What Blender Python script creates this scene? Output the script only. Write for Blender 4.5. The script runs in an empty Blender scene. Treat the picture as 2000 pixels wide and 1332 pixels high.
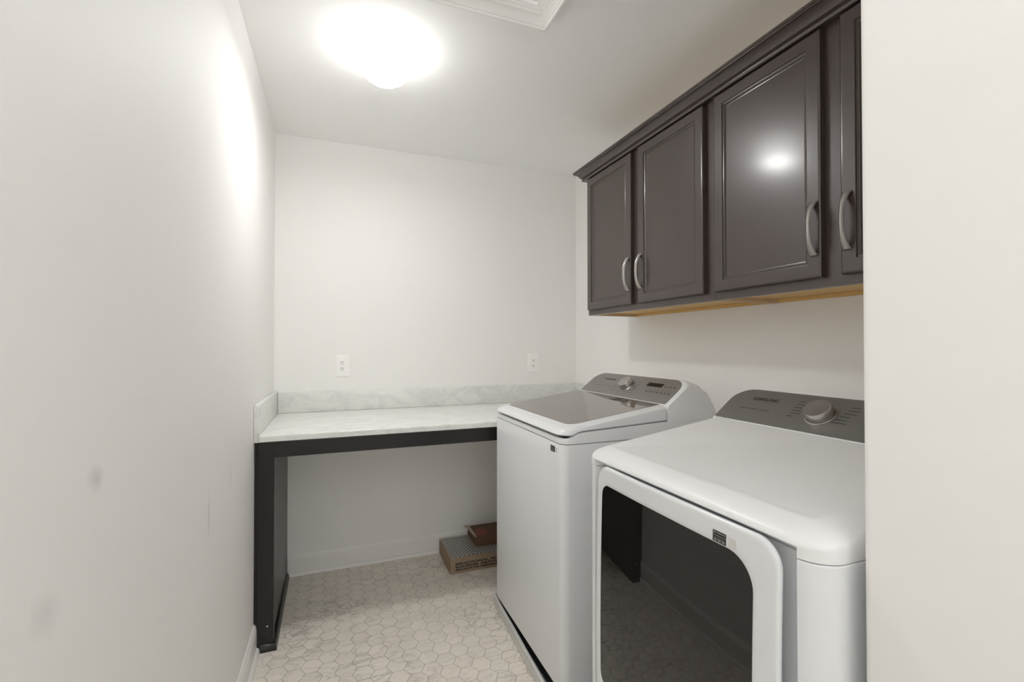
import bpy, bmesh, math, random
from mathutils import Vector, Matrix

random.seed(7)
C = bpy.context.scene.collection
SC = bpy.context.scene

# ------------------------------------------------------------------ camera
H_CAM = 1.276
cam_d = bpy.data.cameras.new('camera')
cam = bpy.data.objects.new('camera', cam_d)
C.objects.link(cam)
cam_d.sensor_fit = 'HORIZONTAL'
cam_d.sensor_width = 36.0
cam_d.lens = 900.0 / 2000.0 * 36.0
cam_d.clip_start = 0.02
yaw, pit, rol = math.radians(21.05), math.radians(0.62), math.radians(-0.03)
fwd = Vector((math.sin(yaw) * math.cos(pit), math.cos(yaw) * math.cos(pit), math.sin(pit)))
rt = Vector((math.cos(yaw), -math.sin(yaw), 0))
up = rt.cross(fwd)
rt2 = rt * math.cos(rol) + up * math.sin(rol)
up2 = up * math.cos(rol) - rt * math.sin(rol)
cam.matrix_world = Matrix(((rt2.x, up2.x, -fwd.x, 0), (rt2.y, up2.y, -fwd.y, 0), (rt2.z, up2.z, -fwd.z, H_CAM), (0, 0, 0, 1)))
SC.camera = cam

# ------------------------------------------------------------------ light and exposure
LAMP_XYZ = (0.183, 1.878)
GLOBE_STRENGTH = 10.5
LAMP_WATTS = 5.0
FRONT_FILL_WATTS = 4.0
UP_FILL_WATTS = 16.0
w = bpy.data.worlds.new('world')
SC.world = w
w.use_nodes = True
w.node_tree.nodes['Background'].inputs[0].default_value = (1.0, 0.98, 0.95, 1)
w.node_tree.nodes['Background'].inputs[1].default_value = 0.3
def area_light(name, watts, loc, rot, sx, sy, col, disk=False):
    d = bpy.data.lights.new(name, 'AREA')
    d.shape = 'DISK' if disk else 'RECTANGLE'
    d.size = sx
    if not disk:
        d.size_y = sy
    d.energy = watts
    d.color = col
    o = bpy.data.objects.new(name, d)
    C.objects.link(o)
    o.location = loc
    o.rotation_euler = [math.radians(a) for a in rot]
    return o
WARM, COOL = (1.0, 0.99, 0.975), (0.972, 0.985, 1.0)
area_light('lamp_light', LAMP_WATTS, (LAMP_XYZ[0], LAMP_XYZ[1], 2.312), (0, 0, 0), 0.15, 0, WARM, True)   # downward light of the ceiling lamp, just under its globe
area_light('fill_up', UP_FILL_WATTS, (0.35, -1.1, 1.6), (180, 0, 0), 0.8, 1.4, COOL)                       # added fill bounced off the passage ceiling, not a real fixture
area_light('fill_front', FRONT_FILL_WATTS, (0.2, -2.5, 1.15), (108, 0, 0), 0.95, 1.2, COOL)                     # added frontal fill behind the camera
SC.view_settings.view_transform = 'Standard'
SC.view_settings.look = 'None'
SC.view_settings.exposure = 0.3
SC.view_settings.gamma = 1.0
SC.view_settings.use_curve_mapping = False
try:
    SC.cycles.max_bounces = 14
    SC.cycles.diffuse_bounces = 10
    SC.cycles.glossy_bounces = 6
except Exception:
    pass

# ------------------------------------------------------------------ materials
def srgb(r, g, b):
    f = lambda c: (c / 255 / 12.92) if c / 255 <= 0.04045 else ((c / 255 + 0.055) / 1.055) ** 2.4
    return (f(r), f(g), f(b), 1.0)

class NT:
    """small node helper"""
    def __init__(self, name):
        self.m = bpy.data.materials.new(name)
        self.m.use_nodes = True
        self.t = self.m.node_tree
        self.b = self.t.nodes['Principled BSDF']
    def n(self, typ, **kw):
        nd = self.t.nodes.new(typ)
        for k, v in kw.items():
            setattr(nd, k, v)
        return nd
    def l(self, a, b):
        self.t.links.new(a, b)
    def pos(self):
        return self.n('ShaderNodeNewGeometry').outputs['Position']
    def noise(self, scale, detail=4, vec=None, rough=0.55, dist=0.0):
        nd = self.n('ShaderNodeTexNoise')
        nd.inputs['Scale'].default_value = scale
        nd.inputs['Detail'].default_value = detail
        nd.inputs['Roughness'].default_value = rough
        nd.inputs['Distortion'].default_value = dist
        self.l(vec if vec is not None else self.pos(), nd.inputs['Vector'])
        return nd.outputs['Fac']
    def ramp(self, fac, stops):
        nd = self.n('ShaderNodeValToRGB')
        e = nd.color_ramp.elements
        while len(e) < len(stops):
            e.new(0.5)
        for el, (p, c) in zip(e, stops):
            el.position = p
            el.color = c if len(c) == 4 else (*c, 1)
        self.l(fac, nd.inputs[0])
        return nd.outputs[0]
    def math(self, op, a, b=None, clamp=False):
        nd = self.n('ShaderNodeMath', operation=op, use_clamp=clamp)
        for i, v in enumerate((a, b)):
            if v is None:
                continue
            if isinstance(v, (int, float)):
                nd.inputs[i].default_value = v
            else:
                self.l(v, nd.inputs[i])
        return nd.outputs[0]
    def mix(self, fac, a, b):
        nd = self.n('ShaderNodeMix', data_type='RGBA')
        for s, v in ((0, fac), (6, a), (7, b)):
            if isinstance(v, (int, float)):
                nd.inputs[s].default_value = v
            elif isinstance(v, tuple):
                nd.inputs[s].default_value = v
            else:
                self.l(v, nd.inputs[s])
        return nd.outputs[2]
    def bump(self, h, strength=0.1, dist=0.001):
        nd = self.n('ShaderNodeBump')
        nd.inputs['Strength'].default_value = strength
        nd.inputs['Distance'].default_value = dist
        self.l(h, nd.inputs['Height'])
        self.l(nd.outputs[0], self.b.inputs['Normal'])
    def set(self, col=None, rough=0.5, metal=0.0, spec=0.5, coat=0.0, coatr=0.05):
        if col is not None:
            if isinstance(col, tuple):
                self.b.inputs['Base Color'].default_value = col
            else:
                self.l(col, self.b.inputs['Base Color'])
        self.b.inputs['Roughness'].default_value = rough
        self.b.inputs['Metallic'].default_value = metal
        self.b.inputs['Specular IOR Level'].default_value = spec
        self.b.inputs['Coat Weight'].default_value = coat
        self.b.inputs['Coat Roughness'].default_value = coatr
        return self

def simple(name, col, rough=0.5, metal=0.0, spec=0.5, coat=0.0, var=0.03, vs=40):
    k = NT(name)
    f = k.noise(vs, 3)
    dark = tuple(c * (1 - var) for c in col[:3]) + (1,)
    k.set(k.mix(f, dark, col), rough, metal, spec, coat)
    return k.m

WALL_COL = srgb(244, 243, 241)
def wall_paint(name, scuffs=()):
    k = NT(name)
    f = k.noise(1.3, 3)
    base = k.mix(f, tuple(c * 0.985 for c in WALL_COL[:3]) + (1,), WALL_COL)
    for (sx, sy, sz, ry, rz, ang, amt) in scuffs:
        mp = k.n('ShaderNodeMapping')
        mp.vector_type = 'TEXTURE'
        mp.inputs['Location'].default_value = (sx, sy, sz)
        mp.inputs['Rotation'].default_value = (ang, 0, 0)
        mp.inputs['Scale'].default_value = (1, ry, rz)
        k.l(k.pos(), mp.inputs['Vector'])
        ln = k.n('ShaderNodeVectorMath', operation='LENGTH')
        k.l(mp.outputs[0], ln.inputs[0])
        nz = k.noise(60, 3)
        d = k.math('ADD', ln.outputs['Value'], k.math('MULTIPLY', k.math('SUBTRACT', nz, 0.5), 0.6))
        fac = k.math('MULTIPLY', k.math('SUBTRACT', 1.0, d, True), amt)
        base = k.mix(fac, base, srgb(150, 148, 142))
    k.set(base, 0.62, spec=0.35)
    k.bump(k.noise(420, 2), 0.08, 0.0006)
    return k.m

M = {}
M['wall'] = wall_paint('wall_paint')
M['wall_left'] = wall_paint('wall_paint_scuffed', [
    (-0.312, 0.815, 1.09, 0.03, 0.022, -0.5, 0.3),
    (-0.312, 1.444, 0.825, 0.014, 0.075, 0.0, 0.28),
    (-0.312, 1.716, 0.855, 0.014, 0.055, 0.0, 0.2),
    (-0.312, 0.695, 0.965, 0.04, 0.03, -0.6, 0.16)])
M['ceiling'] = simple('ceiling_paint', srgb(248, 248, 247), 0.85, spec=0.2, var=0.015, vs=3)
M['trim'] = simple('white_trim_paint', srgb(243, 242, 239), 0.35, var=0.015, vs=6)
M['grout'] = simple('grout', srgb(166, 159, 150), 0.9, spec=0.1, var=0.1, vs=80)

# marble mosaic tile
k = NT('marble_tile')
oi = k.n('ShaderNodeObjectInfo')
off = k.n('ShaderNodeVectorMath', operation='SCALE')
cmb = k.n('ShaderNodeCombineXYZ')
k.l(oi.outputs['Random'], cmb.inputs[0]); k.l(k.math('MULTIPLY', oi.outputs['Random'], 7.3), cmb.inputs[1]); k.l(k.math('MULTIPLY', oi.outputs['Random'], 3.1), cmb.inputs[2])
k.l(cmb.outputs[0], off.inputs[0]); off.inputs['Scale'].default_value = 40
addv = k.n('ShaderNodeVectorMath', operation='ADD')
k.l(k.pos(), addv.inputs[0]); k.l(off.outputs[0], addv.inputs[1])
mp = k.n('ShaderNodeMapping'); mp.inputs['Rotation'].default_value = (0, 0, 0.5); mp.inputs['Scale'].default_value = (0.55, 1.5, 1)
k.l(addv.outputs[0], mp.inputs['Vector'])
v1 = k.noise(8, 5, mp.outputs[0], 0.6, 0.9)
vein = k.ramp(k.math('ABSOLUTE', k.math('SUBTRACT', v1, 0.5)), [(0.0, (0.55, 0.54, 0.53)), (0.010, (0.74, 0.73, 0.72)), (0.03, (1, 1, 1)), (1, (1, 1, 1))])
wide = k.noise(1.6, 3, k.pos())
patch = k.ramp(wide, [(0.46, (0, 0, 0)), (0.62, (1, 1, 1))])
veinp = k.mix(patch, k.mix(0.65, vein, (1, 1, 1, 1)), vein)
cloud = k.ramp(k.noise(7, 4, addv.outputs[0]), [(0.3, srgb(234, 227, 217)), (0.75, srgb(245, 239, 230))])
tint = k.mix(k.math('MULTIPLY', oi.outputs['Random'], 1.0), (0.97, 0.97, 0.97, 1), (1.02, 1.01, 1.0, 1))
mm = k.n('ShaderNodeMix', data_type='RGBA', blend_type='MULTIPLY'); mm.inputs[0].default_value = 1
k.l(cloud, mm.inputs[6]); k.l(veinp, mm.inputs[7])
m2 = k.n('ShaderNodeMix', data_type='RGBA', blend_type='MULTIPLY'); m2.inputs[0].default_value = 1
k.l(mm.outputs[2], m2.inputs[6]); k.l(tint, m2.inputs[7])
k.set(m2.outputs[2], 0.42, spec=0.4)
M['tile'] = k.m

# marble laminate worktop
k = NT('marble_laminate')
mp = k.n('ShaderNodeMapping'); mp.inputs['Rotation'].default_value = (0.2, 0.6, 0.7); mp.inputs['Scale'].default_value = (0.8, 1.7, 1.3)
k.l(k.pos(), mp.inputs['Vector'])
v1 = k.noise(6.5, 6, mp.outputs[0], 0.62, 0.7)
vein = k.ramp(k.math('ABSOLUTE', k.math('SUBTRACT', v1, 0.5)), [(0.0, srgb(219, 220, 218)), (0.02, srgb(227, 228, 225)), (0.09, srgb(233, 234, 230)), (1, srgb(234, 235, 231))])
sm = k.ramp(k.noise(22, 5, mp.outputs[0], 0.6, 1.0), [(0.3, (0.975, 0.978, 0.978)), (0.55, (1, 1, 1))])
mm = k.n('ShaderNodeMix', data_type='RGBA', blend_type='MULTIPLY'); mm.inputs[0].default_value = 1
k.l(vein, mm.inputs[6]); k.l(sm, mm.inputs[7])
k.set(mm.outputs[2], 0.28, spec=0.45)
M['marble'] = k.m

# dark stained wood
k = NT('dark_stained_wood')
mp = k.n('ShaderNodeMapping'); mp.inputs['Scale'].default_value = (40, 40, 4)
k.l(k.pos(), mp.inputs['Vector'])
g = k.noise(3, 5, mp.outputs[0], 0.6)
k.set(k.mix(g, srgb(61, 49, 45), srgb(64, 51, 47)), 0.34, spec=0.5, coat=0.6, coatr=0.17)
M['espresso'] = k.m
k = NT('black_stained_wood')
mp = k.n('ShaderNodeMapping'); mp.inputs['Scale'].default_value = (1.5, 30, 30)
k.l(k.pos(), mp.inputs['Vector'])
g = k.noise(3, 5, mp.outputs[0], 0.6)
k.set(k.mix(g, srgb(22, 20, 19), srgb(30, 27, 26)), 0.3, spec=0.5)
M['blackwood'] = k.m
# bare plywood
k = NT('bare_plywood')
mp = k.n('ShaderNodeMapping'); mp.inputs['Scale'].default_value = (30, 2, 30)
k.l(k.pos(), mp.inputs['Vector'])
g = k.noise(3, 5, mp.outputs[0], 0.6)
k.set(k.mix(g, srgb(205, 165, 100), srgb(231, 196, 132)), 0.55)
M['ply'] = k.m

M['carcass'] = simple('dull_carcass_wood', srgb(203, 180, 145), 0.6)
M['white'] = simple('white_enamel', srgb(228, 230, 232), 0.22, spec=0.5, var=0.01, vs=5)
M['white_matte'] = simple('white_plastic', srgb(234, 235, 236), 0.35, var=0.01, vs=5)
M['plate'] = simple('outlet_plastic', srgb(250, 249, 247), 0.3, var=0.01)
M['slot'] = simple('dark_slot', srgb(70, 68, 64), 0.6)
M['gap'] = simple('dark_gap', srgb(25, 25, 25), 0.8)
M['pan'] = simple('pan_plastic', srgb(222, 223, 222), 0.45, var=0.02)
M['nickel'] = simple('satin_nickel', srgb(172, 168, 165), 0.34, metal=1.0, var=0.03)
M['chrome'] = simple('brushed_chrome', srgb(205, 200, 197), 0.25, metal=1.0, var=0.05)
M['print'] = simple('dark_print', srgb(52, 50, 49), 0.6)
M['printg'] = simple('grey_print', srgb(84, 82, 80), 0.6)
M['display'] = simple('black_display', srgb(38, 37, 34), 0.12)
M['sticker'] = simple('black_sticker', srgb(38, 38, 38), 0.4)
M['sticker_w'] = simple('pale_sticker', srgb(214, 212, 208), 0.5)
M['sticker_l'] = simple('sticker_lines', srgb(150, 150, 148), 0.5)

def brushed(name, col, rough):
    k = NT(name)
    mp = k.n('ShaderNodeMapping'); mp.inputs['Scale'].default_value = (60, 1.2, 60)
    k.l(k.pos(), mp.inputs['Vector'])
    g = k.noise(14, 4, mp.outputs[0], 0.6)
    k.set(k.mix(g, tuple(c * 0.9 for c in col[:3]) + (1,), col), rough, metal=0.55, spec=0.5)
    return k.m
M['panel_w'] = brushed('brushed_grey_panel_washer', srgb(150, 147, 143), 0.36)
M['panel_d'] = brushed('brushed_grey_panel_dryer', srgb(132, 129, 126), 0.38)

k = NT('tinted_lid_glass')
k.set(k.mix(k.noise(8, 2), srgb(138, 132, 126), srgb(143, 137, 131)), 0.06, metal=0.5, spec=0.6)
M['lidglass'] = k.m
k = NT('black_door_glass')
k.set(k.mix(k.noise(8, 2), srgb(26, 23, 21), srgb(28, 25, 23)), 0.02, spec=0.6)
M['doorglass'] = k.m

k = NT('lamp_globe_glass')
k.b.inputs['Base Color'].default_value = (1, 1, 1, 1)
k.b.inputs['Emission Color'].default_value = (1.0, 0.99, 0.975, 1)
lf = k.n('ShaderNodeMapRange')
k.l(k.noise(5, 2), lf.inputs[0]); lf.inputs[3].default_value = GLOBE_STRENGTH * 0.98; lf.inputs[4].default_value = GLOBE_STRENGTH * 1.02
k.l(lf.outputs[0], k.b.inputs['Emission Strength'])
M['globe'] = k.m

def cardboard(name, c1, c2):
    k = NT(name)
    mp = k.n('ShaderNodeMapping'); mp.inputs['Scale'].default_value = (3, 60, 60)
    k.l(k.pos(), mp.inputs['Vector'])
    f = k.mix(k.noise(4, 4, mp.outputs[0]), c1, c2)
    k.set(f, 0.7, spec=0.3)
    return k.m
M['card'] = cardboard('kraft_cardboard', srgb(146, 126, 104), srgb(164, 144, 121))
M['card_dark'] = cardboard('brown_cardboard', srgb(96, 74, 58), srgb(116, 90, 71))
M['card_red'] = cardboard('red_label', srgb(132, 78, 68), srgb(150, 94, 82))
M['card_pale'] = cardboard('torn_pale_card', srgb(178, 158, 142), srgb(196, 178, 162))
M['tape'] = simple('clear_tape', srgb(176, 164, 148), 0.12, coat=0.5, var=0.15, vs=30)

k = NT('printed_mesh_pattern')
sp = k.n('ShaderNodeSeparateXYZ'); k.l(k.pos(), sp.inputs[0])
x_, y_ = sp.outputs[0], sp.outputs[1]
a = k.math('SINE', k.math('MULTIPLY', k.math('ADD', x_, k.math('MULTIPLY', y_, 0.9)), 125))
b = k.math('SINE', k.math('MULTIPLY', k.math('SUBTRACT', x_, k.math('MULTIPLY', y_, 0.9)), 125))
f = k.math('MAXIMUM', k.math('ABSOLUTE', k.math('ADD', a, 0.0)), k.math('ABSOLUTE', k.math('ADD', b, 0.0)))
ln = k.ramp(f, [(0.8, (0, 0, 0)), (0.93, (1, 1, 1))])
k.set(k.mix(ln, srgb(60, 58, 55), srgb(205, 202, 197)), 0.3, spec=0.5)
M['meshprint'] = k.m

# ------------------------------------------------------------------ geometry helpers
def finish(bm, angle=32, recalc=True):
    if recalc:
        bmesh.ops.recalc_face_normals(bm, faces=bm.faces)
    lim = math.radians(angle)
    for f in bm.faces:
        f.smooth = True
    for e in bm.edges:
        if len(e.link_faces) == 2 and e.calc_face_angle(0) > lim:
            e.smooth = False

def obj(name, bm, mat, parent=None, angle=32, label=None, recalc=True):
    """one mesh object from a bmesh given in world coordinates"""
    finish(bm, angle, recalc)
    org = Vector((0, 0, 0))
    p = parent
    while p is not None:
        org += p.location
        p = p.parent
    bmesh.ops.translate(bm, verts=bm.verts, vec=-org)
    me = bpy.data.meshes.new(name)
    bm.to_mesh(me); bm.free()
    me.materials.append(M[mat])
    o = bpy.data.objects.new(name, me)
    C.objects.link(o)
    if parent is not None:
        o.parent = parent
    if label:
        o['label'] = label
    return o

def thing(name, label, cat, loc, group=None):
    o = bpy.data.objects.new(name, None)
    C.objects.link(o)
    o.empty_display_size = 0.05
    o.location = loc
    o['label'] = label; o['category'] = cat
    if group:
        o['group'] = group
    return o

def struct(o):
    o['kind'] = 'structure'
    return o

def box(x0, x1, y0, y1, z0, z1, bev=0.0, seg=2, bm=None):
    nb = bmesh.new()
    r = bmesh.ops.create_cube(nb, size=1)
    for v in nb.verts:
        v.co = Vector(((x0 + x1) / 2 + v.co.x * (x1 - x0), (y0 + y1) / 2 + v.co.y * (y1 - y0), (z0 + z1) / 2 + v.co.z * (z1 - z0)))
    if bev > 0:
        bmesh.ops.bevel(nb, geom=list(nb.edges), offset=bev, segments=seg, profile=0.5, affect='EDGES', clamp_overlap=True)
    if bm is None:
        return nb
    return merge(bm, nb)

def merge(bm, nb):
    me = bpy.data.meshes.new('tmp')
    nb.to_mesh(me); nb.free()
    bm.from_mesh(me)
    bpy.data.meshes.remove(me)
    return bm

def loft(rings, cap0=True, cap1=True, closed=True, bm=None):
    bm = bm or bmesh.new()
    vr = [[bm.verts.new(p) for p in r] for r in rings]
    n = len(rings[0])
    for a, b in zip(vr, vr[1:]):
        for i in range(n if closed else n - 1):
            j = (i + 1) % n
            bm.faces.new((a[i], a[j], b[j], b[i]))
    if cap0:
        bm.faces.new(list(reversed(vr[0])))
    if cap1:
        bm.faces.new(vr[-1])
    return bm

def rrect(x0, x1, y0, y1, r, n=7, sub=1):
    """outline of a rectangle, r = radii at (x0,y0),(x1,y0),(x1,y1),(x0,y1); sides split in sub pieces"""
    if not isinstance(r, (tuple, list)):
        r = (r,) * 4
    cs = [((x0, y0), 1, 1, math.pi), ((x1, y0), -1, 1, 1.5 * math.pi), ((x1, y1), -1, -1, 0), ((x0, y1), 1, -1, 0.5 * math.pi)]
    arcs = []
    for ((cx, cy), sx, sy, a0), rr in zip(cs, r):
        rr = max(rr, 0.0004)
        arcs.append([(cx + sx * rr + rr * math.cos(a0 + k * math.pi / 2 / n), cy + sy * rr + rr * math.sin(a0 + k * math.pi / 2 / n)) for k in range(n + 1)])
    out = []
    for i in range(4):
        out += arcs[i]
        a, b = arcs[i][-1], arcs[(i + 1) % 4][0]
        for k in range(1, sub):
            t = k / sub
            out.append((a[0] + (b[0] - a[0]) * t, a[1] + (b[1] - a[1]) * t))
    return out

def cyl(c, axis, r, h, n=28, bev=0.0, bm=None):
    """solid of revolution round axis from c, with profile [(radius, height)] or plain r,h"""
    prof = r if isinstance(r, list) else ([(r, 0), (r, h)] if bev <= 0 else [(r, 0), (r, h - bev), (r - bev * 0.3, h - bev * 0.3), (r - bev, h)])
    ax = Vector(axis).normalized()
    u = ax.orthogonal().normalized(); v = ax.cross(u)
    c = Vector(c)
    rings = [[c + ax * hh + (u * math.cos(2 * math.pi * k / n) + v * math.sin(2 * math.pi * k / n)) * max(rr, 1e-4) for k in range(n)] for rr, hh in prof]
    return loft(rings, bm=bm)

def sweep(path, profile_pts, bm=None):
    rings = [[Vector(p) for p in ring] for ring in path]
    return loft(rings, closed=True)

def text_bm(s, height, origin, xd, yd, bold=0.0, width=None, thick=0.0003):
    cu = bpy.data.curves.new('txt', 'FONT')
    cu.body = s
    cu.size = height / 0.70
    cu.offset = bold
    cu.extrude = 0.0
    o = bpy.data.objects.new('txt', cu)
    C.objects.link(o)
    dg = bpy.context.evaluated_depsgraph_get()
    dg.update()
    me = bpy.data.meshes.new_from_object(o.evaluated_get(dg))
    bpy.data.objects.remove(o); bpy.data.curves.remove(cu)
    bm = bmesh.new(); bm.from_mesh(me); bpy.data.meshes.remove(me)
    xs = [v.co.x for v in bm.verts]
    x0, x1 = min(xs), max(xs)
    k = 1.0 if width is None else width / (x1 - x0)
    xd, yd = Vector(xd).normalized(), Vector(yd).normalized()
    nd = xd.cross(yd)
    origin = Vector(origin)
    for v in bm.verts:
        v.co = origin + xd * ((v.co.x - x0) * k) + yd * v.co.y + nd * thick
    return bm

# ------------------------------------------------------------------ room
XL, XR, YB, ZC = -0.312, 1.577, 2.852, 2.46
XS, YS = 0.72, 0.448          # corner of the passage wall on the right
YH = -2.6                     # end of the passage behind the camera
T = 0.1
struct(obj('wall_left', box(XL - T, XL, YH - T, YB + T, -T, ZC + T), 'wall_left'))
struct(obj('wall_back', box(XL, XR + T, YB, YB + T, -T, ZC + T), 'wall'))
struct(obj('wall_right', box(XR, XR + T, YS, YB, -T, ZC + T), 'wall'))
bm = loft([[(x, y, z) for x, y in rrect(XS, XR + T, YH, YS, (0.001, 0.001, 0.001, 0.012), 5)] for z in (-T, ZC + T)])
struct(obj('wall_passage', bm, 'wall'))
struct(obj('wall_hall', box(XL, XS, YH - T, YH, -T, ZC + T), 'wall'))

# hatch opening in the ceiling
HX0, HX1, HY0, HY1 = -0.02, 0.713, 0.86, 1.510
hole = (HX0 + 0.058, HX1 - 0.058, HY0 + 0.058, HY1 - 0.058)
bm = bmesh.new()
box(XL, XR, hole[3], YB, ZC, ZC + T, bm=bm)
box(XL, XR, YH, hole[2], ZC, ZC + T, bm=bm)
box(XL, hole[0], hole[2], hole[3], ZC, ZC + T, bm=bm)
box(hole[1], XR, hole[2], hole[3], ZC, ZC + T, bm=bm)
struct(obj('ceiling', bm, 'ceiling'))

# floor: grout bed with marble hexagons standing just proud of it
floor = struct(obj('floor', box(XL, XR, YH, YB, -T, -0.0012), 'grout'))
CX, PY, X0, Y0 = 0.0637, 0.0768, -0.2722, 2.132
def hex_rings(cx, cy, g=0.0010):
    s = CX / 1.5
    pts = [(s, 0), (s / 2, PY / 2), (-s / 2, PY / 2), (-s, 0), (-s / 2, -PY / 2), (s / 2, -PY / 2)]
    def ring(k, z):
        f = 1 - k / (PY / 2)
        return [(cx + x * f, cy + y * f, z) for x, y in pts]
    return [ring(g, -0.0012), ring(g, -0.0005), ring(g + 0.0006, 0.0)]
bm = loft(hex_rings(0, 0), cap0=False)
finish(bm, 20)
hex_me = bpy.data.meshes.new('tile'); bm.to_mesh(hex_me); bm.free(); hex_me.materials.append(M['tile'])
rest = bmesh.new()
cand = []
for i in range(0, 31):
    cx = X0 + i * CX
    for j in range(-24, 12):
        cy = Y0 + j * PY + (0.5 * PY if i % 2 else 0)
        if cy > YB + PY or cy < 0.30 or cx > XR + 0.05:
            continue
        if cx > XS and cy < YS - 0.03:
            continue
        inside = XL + CX * 0.6 < cx < XR - CX * 0.6 and cy < YB - PY * 0.45 
        vis = inside and cx < 0.80 and cy > 1.48 and not (cx > 0.76 and cy < 2.2)
        if vis:
            cand.append((cx, cy))
        else:
            # trimmed at the walls
            b2 = loft(hex_rings(cx, cy), cap0=False)
            for (co, no) in (((XL, 0, 0), (-1, 0, 0)), ((XR, 0, 0), (1, 0, 0)), ((0, YB, 0), (0, 1, 0))):
                bmesh.ops.bisect_plane(b2, geom=b2.verts[:] + b2.edges[:] + b2.faces[:], plane_co=co, plane_no=no, clear_outer=True)
            merge(rest, b2)
for cx, cy in cand:
    o = bpy.data.objects.new('tile', hex_me)
    o.location = (cx, cy, random.uniform(-0.0002, 0.0))
    o.parent = floor
    C.objects.link(o)
r_ = obj('tile_field', rest, 'tile', floor, angle=20)
r_['kind'] = 'stuff'

# baseboards with quarter round shoe
def base_profile(h=0.113):
    return [(0, 0), (0.013, 0), (0.013, h - 0.022), (0.011, h - 0.018), (0.011, h - 0.013), (0.007, h - 0.007), (0.004, h), (0, h)]
def shoe_profile():
    return [(0.013, 0.0)] + [(0.013 + 0.013 * math.cos(a), 0.019 * math.sin(a)) for a in [k * math.pi / 2 / 5 for k in range(6)]]
def run(prof, p0, p1, out):
    p0, p1, out = Vector(p0), Vector(p1), Vector(out)
    return loft([[p + out * a + Vector((0, 0, z)) for a, z in prof] for p in (p0, p1)])
def baseboard(name, p0, p1, out):
    b = struct(obj(name, run(base_profile(), p0, p1, out), 'trim', angle=25))
    obj('shoe_molding', run(shoe_profile(), p0, p1, out), 'trim', b, angle=40)
baseboard('baseboard_back', (XL + 0.075, YB, 0), (XR, YB, 0), (0, -1, 0))
baseboard('baseboard_left', (XL, YH, 0), (XL, 2.2, 0), (1, 0, 0))
baseboard('baseboard_right', (XR, YS, 0), (XR, YB - 0.03, 0), (-1, 0, 0))
baseboard('baseboard_passage', (XS, YH, 0), (XS, YS - 0.01, 0), (-1, 0, 0))

# ------------------------------------------------------------------ washer and dryer shared pieces
A0 = Vector((1.175, 0, 1.052)); SL = math.hypot(0.11, 0.084)
TS = Vector((0.11 / SL, 0, 0.084 / SL)); NS = Vector((-TS.z, 0, TS.x))
def cpt(u, v, dx, off=0.0):
    return A0 + Vector((dx, u, 0)) + TS * v + NS * off

def console_bm(y0, y1, dx, zbase):
    prof = [(1.168, zbase, 0), (1.168, 1.040, 0), (1.1735, 1.0505, 0), (1.176, 1.053, 0), (1.20, 1.0713, 0), (1.23, 1.0942, 0), (1.26, 1.117, 0.5), (1.285, 1.1361, 1),
            (1.292, 1.1390, 1), (1.302, 1.1385, 1), (1.330, 1.1315, 1), (1.360, 1.118, 0.9), (1.388, 1.094, 0.7), (1.405, 1.05, 0.4), (1.415, 1.0, 0.1), (1.418, zbase, 0)]
    rings = []
    def sec(y, cut, sc):
        r = []
        for x, z, wgt in prof:
            p = Vector((x + dx, y, z)) - TS * cut * wgt
            if z > zbase + 0.01 and sc > 0:
                p = p - NS * sc + Vector((0.0, 0, 0)) if x < 1.29 else p - Vector((sc, 0, sc))
            r.append(p)
        return r
    ends = [(0.0, 0.045, 0.005), (0.0012, 0.041, 0.0015), (0.004, 0.036, 0.0003), (0.012, 0.026, 0.0), (0.022, 0.017, 0), (0.035, 0.009, 0), (0.05, 0.003, 0), (0.065, 0.0, 0)]
    for d, c, s in ends:
        rings.append(sec(y0 + d, c, s))
    rings.append(sec((y0 + y1) / 2, 0, 0))
    for d, c, s in reversed(ends):
        rings.append(sec(y1 - d, c, s))
    return loft(rings)

def panel_bm(u0, u1, v0, v1, dx, r, off, th=0.0012, n=8):
    o = rrect(u0, u1, v0, v1, r, n)
    lo = [cpt(u, v, dx, off - th) for u, v in o]
    hi = [cpt(u, v, dx, off) for u, v in o]
    return loft([lo, hi])

def bars(specs, dx, off, bm=None):
    """thin printed marks on the console: (u, v, length, height)"""
    bm = bm or bmesh.new()
    for u, v, ln, ht in specs:
        vs = [bm.verts.new(cpt(a, b, dx, off)) for a, b in ((u, v), (u - ln, v), (u - ln, v + ht), (u, v + ht))]
        bm.faces.new(vs)
    return bm

def knob(parent, u, v, dx, r, h, mat='chrome'):
    c = cpt(u, v, dx, 0.0008)
    kb = obj('knob', cyl(c, NS, [(r * 1.02, 0.006), (r, 0.010), (r * 0.97, h - 0.0015), (r * 0.945, h), (r * 0.3, h - 0.0006), (0.001, h - 0.0006)], 0, 40), mat, parent, label='round brushed metal dial')
    obj('knob_ring', cyl(c, NS, [(r * 1.14, 0), (r * 1.14, 0.0022), (r * 1.08, 0.0035), (r * 0.98, 0.0032), (r * 0.96, 0.0062)], 0, 40), 'nickel', kb)
    return kb

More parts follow.
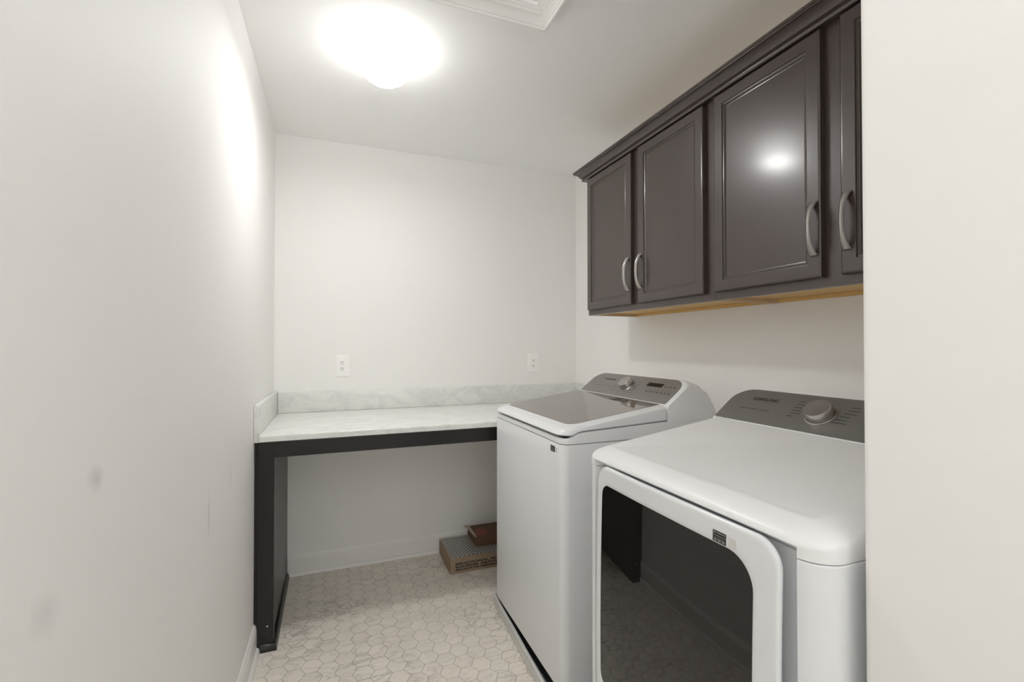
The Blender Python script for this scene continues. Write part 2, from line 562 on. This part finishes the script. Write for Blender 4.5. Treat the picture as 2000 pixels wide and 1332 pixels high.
def sticker(parent, x, y0, y1, z0, z1, ny=0.0, name='warning_sticker'):
    s = obj(name, box(x - 0.0006, x, y0, y1, z0, z1), 'sticker', parent, label='small black sticker with grey lines')
    bm = bmesh.new()
    w_, h_ = y1 - y0, z1 - z0
    xx = x - 0.0007
    for fy, fz, fw, fh in ((0.12, 0.80, 0.18, 0.12), (0.34, 0.80, 0.60, 0.07), (0.08, 0.60, 0.84, 0.05), (0.1, 0.42, 0.8, 0.05), (0.1, 0.18, 0.2, 0.14), (0.4, 0.18, 0.2, 0.14), (0.7, 0.18, 0.2, 0.14)):
        ya, yb = y1 - fy * w_, y1 - (fy + fw) * w_
        za, zb = z0 + fz * h_, z0 + (fz + fh) * h_
        bm.faces.new([bm.verts.new(p) for p in ((xx, ya, za), (xx, yb, za), (xx, yb, zb), (xx, ya, zb))])
    q = obj('sticker_print', bm, 'sticker_l', s)
    return s

# ------------------------------------------------------------------ washing machine
WX, WY0, WY1 = 0.725, 1.405, 2.11
W = thing('washing_machine', 'white top-load washing machine with grey tinted lid, standing in the drip pan', 'washing machine', (1.07, 1.757, 0.008))
wb = obj('body', loft([[(x, y, z) for x, y in rrect(WX + i, 1.42 - i, WY0 + i, WY1 - i, (0.03 - i, 0.008, 0.008, 0.03 - i), 8)] for z, i in ((0.085, 0.004), (0.088, 0.001), (0.092, 0), (0.932, 0), (0.935, 0.0015))]), 'white', W)
for x in (0.78, 1.36):
    for y in (1.47, 2.05):
        obj('foot', cyl((x, y, 0.008), (0, 0, 1), [(0.026, 0), (0.026, 0.02), (0.018, 0.025), (0.018, 0.079)], 0, 16), 'gap', W, label='dark levelling foot')
obj('shade_block', box(0.742, 1.40, WY0 + 0.015, WY1 - 0.015, 0.03, 0.0845), 'gap', W, label='dark block standing in for the shade under the washer')  # near-black box paints the shade in the cavity between washer and pan
def wtop(x):
    if x < 0.745: return 0.957
    if x < 0.80:
        t = (x - 0.745) / 0.055; t = t * t * (3 - 2 * t)
        return 0.957 + 0.0185 * t
    return min(0.9755 + (x - 0.80) * 0.047, 0.9925) if x < 1.166 else 0.986
def wring(i, zf):
    return [(x, y, zf(x)) for x, y in rrect(WX + i, 1.419 - i, WY0 + i, WY1 - i, (max(0.034 - i, 0.005), 0.008, 0.008, max(0.034 - i, 0.005)), 8, 40)]
top = loft([wring(0.0012, lambda x: 0.9375), wring(0.0, lambda x: 0.9385), wring(0.0, lambda x: wtop(x) - 0.005), wring(0.0015, lambda x: wtop(x) - 0.0015), wring(0.006, lambda x: wtop(x)), wring(0.016, lambda x: wtop(x) - 0.0005), wring(0.02, lambda x: wtop(x) - 0.004)], cap1=False)
obj('top_cover', top, 'white', W)
# lid
def ltop(x): return 0.988 + (x - 0.72) * 0.144
def lbot(x): return max(wtop(x) + 0.0015, 0.964)
def lring(i, zf):
    return [(x, y, zf(x)) for x, y in rrect(0.7185 + i, 1.163 - min(i, 0.002), WY0 + 0.001 + i, WY1 - 0.001 - i, (0.05 - i * 0.6, 0.002, 0.002, 0.05 - i * 0.6), 10, 24)]
lid = obj('lid', loft([lring(0.03, lbot), lring(0.010, lbot), lring(0.003, lambda x: lbot(x) + 0.002), lring(0.0, lambda x: lbot(x) + 0.006), lring(0.001, lambda x: max(ltop(x) - 0.018, lbot(x) + 0.008)), lring(0.005, lambda x: ltop(x) - 0.0095), lring(0.014, lambda x: ltop(x) - 0.0045), lring(0.030, ltop)]), 'white', W)
gl = rrect(0.775, 1.1615, 1.447, 2.074, (0.045, 0.002, 0.002, 0.035), 10)
obj('lid_glass', loft([[(x, y, ltop(x) - 0.001) for x, y in gl], [(x, y, ltop(x) + 0.0012) for x, y in gl]]), 'lidglass', lid, label='grey tinted glass panel of the lid')
# sticker near the hinge
def lid_patch(x0, x1, y0, y1, h):
    return loft([[(x, y, ltop(x) + h - 0.0005) for x, y in rrect(x0, x1, y0, y1, 0.001, 2)], [(x, y, ltop(x) + h) for x, y in rrect(x0, x1, y0, y1, 0.001, 2)]])
obj('lid_sticker', lid_patch(1.108, 1.148, 1.662, 1.712, 0.0018), 'sticker', lid, label='small black sticker by the hinge')
obj('lid_sticker', lid_patch(1.108, 1.148, 1.612, 1.652, 0.0018), 'printg', lid, label='small grey sticker by the hinge')
con = obj('console', console_bm(WY0 + 0.002, WY1 - 0.024, 0.0, 0.980), 'white', W)
obj('control_panel', panel_bm(1.432, 2.073, 0.001, 0.140, 0, (0.006, 0.006, 0.062, 0.062), 0.0022), 'panel_w', con, label='brushed grey control panel')
OFF = 0.0026
obj('lettering', text_bm('SAMSUNG', 0.0105, cpt(1.966, 0.095, 0, OFF), (0, -1, 0), TS, 0.0004, 0.090), 'printg', W)
knob(W, 1.757, 0.073, 0, 0.034, 0.027)
obj('display', panel_bm(1.535, 1.632, 0.086, 0.108, 0, 0.001, OFF + 0.0004), 'display', W, label='narrow black display window')
sp = [(2.0, 0.051, 0.05, 0.0018), (1.945, 0.051, 0.04, 0.0018), (1.90, 0.051, 0.036, 0.0018)]
for i in range(6):
    sp.append((1.845 - (i % 2) * 0.006, 0.030 + i * 0.014, 0.022, 0.0018))
    sp.append((1.70 + (i % 2) * 0.006, 0.030 + i * 0.014, 0.026, 0.0018))
for i in range(7):
    sp.append((1.606 - i * 0.023, 0.052, 0.014, 0.006))
    sp.append((1.606 - i * 0.023, 0.064, 0.014, 0.0018))
for i in range(3):
    sp.append((1.522 - i * 0.026, 0.090, 0.016, 0.006))
bmk = obj('printed_marks', bars(sp, 0, OFF), 'printg', W, recalc=False)
bmk['kind'] = 'stuff'
sticker(W, WX - 0.0002, 1.463, 1.497, 0.902, 0.923)
obj('blank_sticker', box(WX - 0.0006, WX - 0.0002, 1.446, 1.459, 0.903, 0.921), 'sticker_w', W, label='plain pale sticker')

# ------------------------------------------------------------------ dryer
DX, DY0, DY1 = 0.670, 0.470, 1.158
D = thing('clothes_dryer', 'white front-load clothes dryer with a black glass door, nearest to the passage wall', 'dryer', (1.02, 0.814, 0.0))
ddx = -0.055
def mask(y, a=0.521, b=1.098, e=0.012):
    f = lambda t: max(0.0, min(1.0, t)) ** 2 * (3 - 2 * max(0.0, min(1.0, t)))
    return f((y - a + e) / e) * f((b + e - y) / e)
def dring(i, zf, rec, rf=0.05):
    o = rrect(DX + i, 1.415 - i, DY0 + i, DY1 - i, (max(rf - i * 0.8, 0.004), 0.01, 0.01, max(rf - i * 0.8, 0.004)), 10, 60)
    res = []
    for x, y in o:
        z = zf(x)
        if x < DX + i + 0.0005:
            x += rec * mask(y)
        res.append((x, y, z))
    return res
obj('body', loft([dring(0.004, lambda x: 0.022, 0.03), dring(0, lambda x: 0.028, 0.03), dring(0, lambda x: 0.942, 0.03), dring(0.002, lambda x: 0.9445, 0.03)]), 'white', D)
for x in (0.75, 1.36):
    for y in (0.53, 1.10):
        obj('foot', cyl((x, y, 0.0), (0, 0, 1), [(0.024, 0), (0.024, 0.016), (0.016, 0.02), (0.016, 0.03)], 0, 16), 'gap', D, label='dark levelling foot')
def T_(x): return 0.996 + (x - 0.717) * 0.147
K = lambda c: (lambda x: c)
def edge(x): return T_(x) - 0.024
obj('top_cover', loft([dring(0.0015, K(0.946), 0.03), dring(0, K(0.947), 0.03), dring(0, K(0.9545), 0.028), dring(0, K(0.959), 0.021), dring(0, K(0.9625), 0.008), dring(0, K(0.964), 0.0),
    dring(0, lambda x: max(edge(x), 0.9655), 0), dring(0.0025, lambda x: edge(x) + 0.0055, 0), dring(0.008, lambda x: edge(x) + 0.0105, 0), dring(0.022, lambda x: T_(x) - 0.0075, 0), dring(0.042, lambda x: T_(x) - 0.001, 0), dring(0.05, T_, 0), dring(0.056, lambda x: T_(x) - 0.0012, 0), dring(0.066, lambda x: T_(x) - 0.0032, 0)]), 'white_matte', D)
con = obj('console', console_bm(DY0, DY1 - 0.020, ddx, 0.965), 'white', D)
obj('control_panel', panel_bm(DY0 + 0.026, 1.132, 0.004, 0.141, ddx, (0.006, 0.006, 0.062, 0.062), 0.0022), 'panel_d', con, label='brushed grey control panel')
obj('lettering', text_bm('SAMSUNG', 0.0125, cpt(1.052, 0.095, ddx, OFF), (0, -1, 0), TS, 0.0006, 0.085), 'print', D)
knob(D, 0.829, 0.071, ddx, 0.0335, 0.026)
sp = [(1.074, 0.056, 0.026, 0.0022), (1.043, 0.056, 0.032, 0.0022), (1.004, 0.056, 0.032, 0.0022)]
for i in range(6):
    sp.append((0.913 - [0, .004, .002, .004, .006, .004][i] , 0.050 + i * 0.0118, [0.018, 0.030, 0.026, 0.020, 0.026, 0.017][i], 0.0022))
    sp.append((0.790 - 0.004 * i, 0.050 + i * 0.0118, [0.036, 0.026, 0.025, 0.03, 0.03, 0.02][i], 0.0022))
mk = obj('printed_marks', bars(sp, ddx, OFF), 'print', D, recalc=False)
mk['kind'] = 'stuff'
# door
def dface(y, z):
    return 0.6665 - 0.009 * (1 - ((z - 0.5) / 0.455) ** 2) - 0.005 * (1 - ((y - 0.812) / 0.275) ** 2)
do = rrect(0.538, 1.084, 0.07, 0.958, (0.045,) * 4, 10, 16)
wo = rrect(0.586, 1.060, 0.395, 0.911, (0.05, 0.028, 0.028, 0.055), 10, 16)
def lerp(a, b, t): return [(p[0] + (q[0] - p[0]) * t, p[1] + (q[1] - p[1]) * t) for p, q in zip(a, b)]
def ins(o, d):
    cy, cz = 0.811, 0.514
    return [(y + (d if y < cy else -d) * min(1, abs(y - cy) / 0.05), z + (d if z < cz else -d) * min(1, abs(z - cz) / 0.05)) for y, z in o]
dfr = ins(do, 0.009)
fr = [[(dface(y, z) + 0.022, y, z) for y, z in ins(do, 0.012)], [(dface(y, z) + 0.013, y, z) for y, z in ins(do, 0.003)], [(dface(y, z) + 0.008, y, z) for y, z in do], [(dface(y, z) + 0.005, y, z) for y, z in do], [(dface(y, z) + 0.0018, y, z) for y, z in ins(do, 0.0015)], [(dface(y, z), y, z) for y, z in ins(do, 0.005)], [(dface(y, z), y, z) for y, z in dfr]]
d5 = dfr
for t in (0.25, 0.5, 0.75, 0.96):
    q = lerp(d5, wo, t)
    fr.append([(dface(y, z), y, z) for y, z in q])
fr.append([(dface(y, z) + 0.0012, y, z) for y, z in wo])
fr.append([(dface(y, z) + 0.008, y, z) for y, z in wo])
door = obj('door', loft(fr, cap1=False), 'white', D, angle=40)
cyw, czw = 0.823, 0.653
rings = []
for t in [k / 14 for k in range(14)] + [0.985]:
    q = [(y + (cyw - y) * t, z + (czw - z) * t) for y, z in lerp(wo, wo, 0)]
    rings.append([(dface(y, z) + 0.0014, y, z) for y, z in q])
obj('window', loft(rings, cap0=False), 'doorglass', door, angle=60, label='black tinted glass window of the door')
xs = dface(0.655, 0.922)
def door_patch(y0, y1, z0, z1, off):
    nb = bmesh.new()
    nb.faces.new([nb.verts.new((dface(y, z) - off, y, z)) for y, z in ((y0, z0), (y1, z0), (y1, z1), (y0, z1))])
    return nb
st = obj('warning_sticker', door_patch(0.6425, 0.673, 0.9135, 0.934, 0.0006), 'sticker', D, label='small black sticker with grey lines')
bm = bmesh.new()
for fy, fz, fw, fh in ((0.08, 0.76, 0.16, 0.16), (0.3, 0.80, 0.64, 0.09), (0.06, 0.56, 0.88, 0.06), (0.1, 0.34, 0.8, 0.05), (0.1, 0.10, 0.22, 0.16), (0.4, 0.10, 0.22, 0.16), (0.7, 0.10, 0.22, 0.16)):
    ya = 0.673 - 0.0305 * fy; yb = 0.673 - 0.0305 * (fy + fw); za = 0.9135 + 0.0205 * fz; zb = za + 0.0205 * fh
    merge(bm, door_patch(yb, ya, za, zb, 0.0010))
obj('sticker_print', bm, 'sticker_l', st)
obj('blank_sticker', door_patch(0.6225, 0.637, 0.9140, 0.932, 0.0006), 'sticker_w', D, label='plain pale sticker')

# ------------------------------------------------------------------ drip pan
P = thing('drip_pan', 'shallow white plastic drip pan under the washing machine', 'pan', (0.695, 1.29, 0.0))
def prg(i, z, r): return [(0.695 + x, 1.29 + y, z) for x, y in rrect(0 + i, 0.86 - i, 0 + i, 0.885 - i, r, 8)]
pan = obj('tray', loft([prg(0.010, 0.0005, 0.02), prg(0.004, 0.004, 0.026), prg(0.0015, 0.052, 0.03), prg(0.0, 0.054, 0.031), prg(0.0, 0.0585, 0.031), prg(0.002, 0.0605, 0.03), prg(0.009, 0.0605, 0.024), prg(0.012, 0.058, 0.021), prg(0.014, 0.012, 0.02), prg(0.02, 0.008, 0.014)]), 'pan', P, angle=40)
P.rotation_euler = (0, 0, math.radians(-2.4))

# ------------------------------------------------------------------ worktop and its dark support
K_ = thing('countertop', 'white marble-look laminate counter with backsplash along the far wall', 'countertop', (0.63, 2.5, 0.8735))
prof = [(2.8515, 0.8735), (2.172, 0.8735), (2.166, 0.8765), (2.166, 0.894)] + [(2.174 - 0.008 * math.cos(a), 0.896 + 0.008 * math.sin(a)) for a in [k_ * math.pi / 2 / 4 for k_ in range(5)]] + [(2.8515, 0.904)]
obj('slab', loft([[(x, y, z) for y, z in prof] for x in (XL + 0.021, XR - 0.001)]), 'marble', K_, angle=50)
obj('backsplash', box(XL + 0.0205, XR - 0.001, YB - 0.020, YB - 0.0005, 0.9045, 1.020, 0.003), 'marble', K_)
obj('side_splash', box(XL + 0.0005, XL + 0.020, 2.166, YB - 0.001, 0.8740, 1.0295, 0.002), 'marble', K_)
obj('side_splash', box(XR - 0.020, XR - 0.0015, 2.166, YB - 0.021, 0.9045, 1.020, 0.002), 'marble', K_)

S = thing('counter_support', 'black stained wooden leg and apron holding up the white counter', 'counter support', (-0.275, 2.5, 0.0))
obj('apron', box(XL + 0.072, XR - 0.003, 2.186, 2.206, 0.804, 0.873, 0.0012, 1), 'blackwood', S)
obj('post', box(XL + 0.012, XL + 0.0755, 2.186, 2.222, 0.0, 0.873, 0.0012, 1), 'blackwood', S)
obj('filler_strip', box(XL + 0.0005, XL + 0.0115, 2.190, 2.222, 0.116, 0.873, 0.0008, 1), 'blackwood', S)
obj('side_panel', box(XL + 0.050, XL + 0.070, 2.2225, YB - 0.0005, 0.0, 0.873, 0.0008, 1), 'blackwood', S)
shp = [(0, 0), (0.014, 0)] + [(0.014 * math.cos(a), 0.028 * math.sin(a)) for a in [k_ * math.pi / 2 / 5 for k_ in range(1, 6)]]
rg = []
fx, fy = XL + 0.0755, 2.186
for kind in range(3):
    r = []
    for a, z in shp:
        if kind == 0: r.append((XL + 0.028, fy - a, z))
        elif kind == 1: r.append((fx + a, fy - a, z))
        else: r.append((fx + a - 0.0055, YB - 0.028, z))
    rg.append(r)
obj('shoe_molding', loft(rg), 'blackwood', S, angle=40)
obj('screw', cyl((XL + 0.052, 2.1862, 0.100), (0, -1, 0), [(0.0032, 0), (0.003, 0.0012), (0.001, 0.0018)], 0, 12), 'plate', S, label='tiny bright screw head')

# ------------------------------------------------------------------ outlets
def outlet(xc, zc, label, gfci):
    O = thing('wall_outlet', label, 'outlet', (xc, YB, zc - 0.063), 'outlets above the counter')
    yb = YB
    rr = lambda i, y: [(xc + x, y, zc + z) for x, z in rrect(-0.039 + i, 0.039 - i, -0.063 + i, 0.063 - i, max(0.004 - i, 0.001), 4)]
    obj('cover_plate', loft([rr(0, yb - 0.0003), rr(0, yb - 0.003), rr(0.002, yb - 0.0058), rr(0.005, yb - 0.0065)]), 'plate', O)
    rec = obj('receptacle', box(xc - 0.017, xc + 0.017, yb - 0.0085, yb - 0.006, zc - 0.0335, zc + 0.0335, 0.0008, 1), 'plate', O)
    bm = bmesh.new()
    ox = -0.004 if gfci else 0.0
    for dz in (0.017, -0.018):
        box(xc + ox - 0.0080, xc + ox - 0.0048, yb - 0.0088, yb - 0.0084, zc + dz - 0.001, zc + dz + 0.0075, bm=bm)
        box(xc + ox + 0.0050, xc + ox + 0.0078, yb - 0.0088, yb - 0.0084, zc + dz - 0.0005, zc + dz + 0.0065, bm=bm)
        merge(bm, cyl((xc + ox, yb - 0.0084, zc + dz - 0.0075), (0, -1, 0), 0.0028, 0.0004, 12))
    sl = obj('slot', bm, 'slot', rec, label='dark socket slots')
    sl['kind'] = 'stuff'
    if gfci:
        for dz in (0.005, -0.006):
            obj('button', box(xc + 0.009, xc + 0.0145, yb - 0.0098, yb - 0.0082, zc + dz - 0.004, zc + dz + 0.004, 0.0006, 1), 'plate', rec)
    for dz in (0.049, -0.049):
        obj('screw', cyl((xc, yb - 0.0063, zc + dz), (0, -1, 0), [(0.003, 0), (0.0026, 0.0009), (0.001, 0.0011)], 0, 12), 'plate', O)
outlet(0.046, 1.163, 'white outlet with a pair of small buttons, on the far wall left of centre', True)
outlet(1.250, 1.161, 'plain white outlet near the right-hand corner of the far wall', False)

# ------------------------------------------------------------------ wall cabinets
FX, DXF = 1.270, 1.250
ZB, ZT = 1.438, 2.200
def door_part(parent, ya, yb, z0, z1, handle_y):
    """ya > yb; face towards -x"""
    th = FX - DXF - 0.0005
    y0, y1 = yb, ya
    def R(i, x): return [(x, y, z) for y, z in ((y0 + i, z0 + i), (y1 - i, z0 + i), (y1 - i, z1 - i), (y0 + i, z1 - i))]
    x = DXF
    steps = [(0.0, x + th), (0.0, x + 0.006), (0.0012, x + 0.0022), (0.004, x + 0.0004), (0.007, x), (0.0385, x), (0.0395, x + 0.0012), (0.0405, x + 0.0042), (0.0435, x + 0.0046), (0.0455, x + 0.0036), (0.048, x + 0.0046), (0.0505, x + 0.0085), (0.053, x + 0.009)]
    d = obj('door', loft([R(i, xx) for i, xx in steps]), 'espresso', parent, angle=6)
    # arched pull with flared feet
    rings = []
    zc, L = 1.603, 0.152
    n = 16
    for k_ in range(n + 1):
        t = -1 + 2 * k_ / n
        z = zc + t * L / 2
        o = 0.024 * (1 - abs(t) ** 2.8)
        wd = 0.0066 + 0.0052 * abs(t) ** 3
        tk = 0.0058 + 0.003 * abs(t) ** 3
        xo = DXF - o
        if abs(t) > 0.99:
            xo = DXF - 0.0005; 
        rings.append([(xo - tk * 1.25, handle_y, z), (xo - tk * 0.8, handle_y - wd * 0.75, z), (xo + 0.0002 * 0, handle_y - wd, z), (xo + 0.001 - 0.0012, handle_y + wd, z), (xo - tk * 0.8, handle_y + wd * 0.75, z)])
    # clamp against the door face
    rings = [[(min(px, DXF - 0.0003), py, pz) for px, py, pz in r] for r in rings]
    obj('handle', loft(rings), 'nickel', d, angle=50, label='arched satin nickel pull')
    return d
def cabinet(yfar, ynear, label, dnear):
    cb = thing('wall_cabinet', label, 'cabinet', (XR, (yfar + ynear) / 2, ZB), 'wall cabinets over the machines')
    t = 0.016
    bm = bmesh.new()
    x0, x1 = FX + 0.0195, XR - 0.001
    box(x0, x1, yfar - t, yfar - 0.0003, ZB, ZT, bm=bm)
    box(x0, x1, ynear + 0.0003, ynear + t, ZB, ZT, bm=bm)
    box(x0, x1, ynear + t, yfar - t, ZT - t, ZT, bm=bm)
    box(x1 - 0.006, x1, ynear + t, yfar - t, ZB + 0.03, ZT - t, bm=bm)
    obj('carcass', bm, 'carcass', cb, label='bare wood cabinet box')
    obj('bottom_panel', box(x0, x1, ynear + t, yfar - t, ZB + 0.014, ZB + 0.028), 'ply', cb, label='bare wood underside')
    obj('hanging_rail', box(x1 - 0.02, x1, ynear + t, yfar - t, ZB + 0.001, ZB + 0.0135), 'ply', cb, label='bare wood rail at the wall')
    bm = bmesh.new()
    fy0, fy1 = ynear + 0.0003, yfar - 0.0003
    box(FX, FX + 0.019, fy0, fy1, ZB, ZB + 0.038, bm=bm)
    box(FX, FX + 0.019, fy0, fy1, ZT - 0.05, ZT, bm=bm)
    for a, b in ((fy1 - 0.04, fy1), (fy0, fy0 + 0.04), (yfar - 0.463, yfar - 0.387)):
        box(FX, FX + 0.019, a, b, ZB + 0.038, ZT - 0.05, bm=bm)
    obj('face_frame', bm, 'espresso', cb)
    door_part(cb, yfar - 0.012, yfar - 0.398, 1.465, 2.157, yfar - 0.398 + 0.019)
    door_part(cb, yfar - 0.450, dnear, 1.465, 2.157, yfar - 0.450 - 0.019)
    return cb
cabinet(2.150, 1.2755, 'dark brown two-door wall cabinet nearest the far wall, above the washer', 1.312)
cabinet(1.2745, 0.4505, 'dark brown two-door wall cabinet above the dryer, with a lamp reflection', 0.465)
obj_ = obj('end_panel', box(FX + 0.0005, XR - 0.001, 2.1502, 2.1545, ZB, ZT), 'espresso')
for o in [o for o in bpy.data.objects if o.name == 'wall_cabinet']:
    obj_.parent = o
    obj_.matrix_parent_inverse = Matrix.Translation(-o.location)

cp = [(0.0, 2.161), (0.0225, 2.161), (0.0255, 2.1645), (0.0265, 2.169), (0.0245, 2.173), (0.0235, 2.1755), (0.027, 2.1775), (0.031, 2.1785), (0.0335, 2.183), (0.0385, 2.191), (0.0455, 2.198), (0.0535, 2.2025), (0.057, 2.2035), (0.0575, 2.2065), (0.0605, 2.2075), (0.0605, 2.2165), (0.058, 2.218), (0.0, 2.218)]
YE = 2.155
rg = [[(FX - 0.0005 - a, 0.4505, z) for a, z in cp], [(FX - 0.0005 - a, YE + a, z) for a, z in cp], [(XR - 0.0005, YE + a, z) for a, z in cp]]
cr = obj('crown_molding', loft(rg), 'espresso', angle=35)
cr['label'] = 'dark brown crown moulding running along the top of the wall cabinets'
cr['category'] = 'moulding'

# ------------------------------------------------------------------ ceiling lamp
L = thing('ceiling_lamp', 'white mushroom ceiling lamp, lit, between the hatch and the far wall', 'lamp', (LAMP_XYZ[0], LAMP_XYZ[1], 2.318))
lx, ly = LAMP_XYZ
obj('base_ring', cyl((lx, ly, ZC - 0.0005), (0, 0, -1), [(0.083, 0), (0.084, 0.003), (0.084, 0.026), (0.081, 0.031), (0.07, 0.033)], 0, 48), 'trim', L)
gp = [(0.068, 0.0335), (0.078, 0.036), (0.089, 0.044), (0.0965, 0.055), (0.0985, 0.066), (0.097, 0.080), (0.0905, 0.098), (0.078, 0.115), (0.060, 0.128), (0.036, 0.137), (0.012, 0.1405), (0.001, 0.141)]
obj('globe', cyl((lx, ly, ZC - 0.0005), (0, 0, -1), gp, 0, 48), 'globe', L, angle=60, label='glowing white glass globe')

# ------------------------------------------------------------------ attic hatch
Hh = thing('attic_hatch', 'white panelled attic hatch framed with moulding in the ceiling', 'hatch', ((HX0 + HX1) / 2, (HY0 + HY1) / 2, 2.41))
hp = [(0.0, ZC - 0.0005), (0.0, 2.421), (0.0015, 2.4165), (0.005, 2.4135), (0.0125, 2.4135), (0.0145, 2.4165), (0.0150, 2.4205), (0.018, 2.4215), (0.0215, 2.4265), (0.029, 2.4365), (0.0385, 2.4435), (0.0435, 2.445), (0.0445, 2.4505), (0.0485, 2.4525), (0.0525, 2.4565), (0.0535, 2.4625), (0.0565, 2.4645), (0.0575, ZC + 0.012), (0.0575, ZC + 0.02)]
def HR(i, z): return [(HX0 + i, HY0 + i, z), (HX1 - i, HY0 + i, z), (HX1 - i, HY1 - i, z), (HX0 + i, HY1 - i, z)]
bmf = loft([HR(i, z) for i, z in hp], cap0=False, cap1=False)
obj('frame', bmf, 'trim', Hh, angle=28, label='stepped white moulding round the hatch')
def HP(i, z): return HR(0.058 + i, z)
obj('panel', loft([HP(0, ZC + 0.03), HP(0, ZC + 0.0125), HP(0.06, ZC + 0.0125), HP(0.066, ZC + 0.017), HP(0.075, ZC + 0.017)]), 'trim', Hh)

# ------------------------------------------------------------------ boxes under the counter
B1 = thing('cardboard_box', 'flat cardboard box with dark lettering and a mesh-patterned top, on the floor', 'box', (0.80, 2.68, 0.001))
x0, x1, y0, y1, z1 = 0.607, 1.00, 2.533, 2.825, 0.083
def xl(y, z):   # the short end bulges a little
    return x0 - 0.010 * math.sin(math.pi * (y - y0) / (y1 - y0)) * math.sin(math.pi * min(1, z / z1))
rings = []
ny = 10
bm = bmesh.new()
prof = [(z1 * k_ / 6 + 0.001) for k_ in range(7)]
rg = []
for k_ in range(ny + 1):
    y = y0 + (y1 - y0) * k_ / ny
    rg.append([(xl(y, z - 0.001), y, z) for z in prof] + [(x1, y, z1 + 0.001), (x1, y, 0.001)])
obj('carton', loft(rg), 'card', B1)
obj('printed_lid', box(x0 + 0.012, x1 - 0.01, y0 + 0.016, y1 - 0.004, z1 + 0.001, z1 + 0.0024), 'meshprint', B1, label='black and white mesh-patterned top')
obj('tape', box(x0 + 0.004, x0 + 0.014, y0 + 0.004, y1 - 0.004, z1 + 0.0011, z1 + 0.0026), 'tape', B1, label='shiny clear tape')
obj('tape', box(x0 + 0.002, x1 - 0.004, y0 + 0.002, y0 + 0.0155, z1 + 0.0011, z1 + 0.0024), 'tape', B1, label='shiny clear tape')
bm = bmesh.new()
for i, s in enumerate(('EEDATIONAL, SE', 'EQUIPDEL AINBON', 'PRODTTA PERFIOR')):
    merge(bm, text_bm(s, 0.0100, (0.636, y0 - 0.0004, 0.049 - i * 0.0165), (1, 0, 0), (0, 0, 1), 0.0008, (0.240, 0.262, 0.262)[i]))
obj('lettering', bm, 'print', B1, recalc=False)
# a fold of tape at the corner
obj('tape', box(x0 - 0.0008, x0 + 0.02, y0 - 0.0009, y0 + 0.0, 0.062, 0.066), 'tape', B1, label='shiny clear tape')

B2 = thing('cardboard_box', 'smaller brown cardboard box with a reddish label, lying on the flat box', 'box', (0.9, 2.73, 0.0856))
obj('carton', box(0.786, 1.06, 2.636, 2.822, 0.0858, 0.142, 0.002, 1), 'card_dark', B2)
lab = bmesh.new()
vs = [lab.verts.new(p) for p in ((0.800, 2.652, 0.1426), (0.862, 2.648, 0.1426), (0.866, 2.742, 0.1426), (0.826, 2.762, 0.1426), (0.806, 2.735, 0.1426))]
lab.faces.new(vs)
obj('paper_label', lab, 'card_red', B2, label='reddish paper label')
fl = bmesh.new()
pts = [(0.786, 2.640, 0.1425, 0.004), (0.784, 2.69, 0.1435, 0.008), (0.781, 2.74, 0.147, 0.010), (0.777, 2.79, 0.150, 0.012), (0.772, 2.815, 0.148, 0.014)]
rg = [[(x - wv, y, z), (x + wv, y, z + 0.001), (x + wv, y, z + 0.003), (x - wv, y, z + 0.002)] for x, y, z, wv in pts]
obj('torn_flap', loft(rg), 'card_pale', B2, label='pale torn edge of the flap')
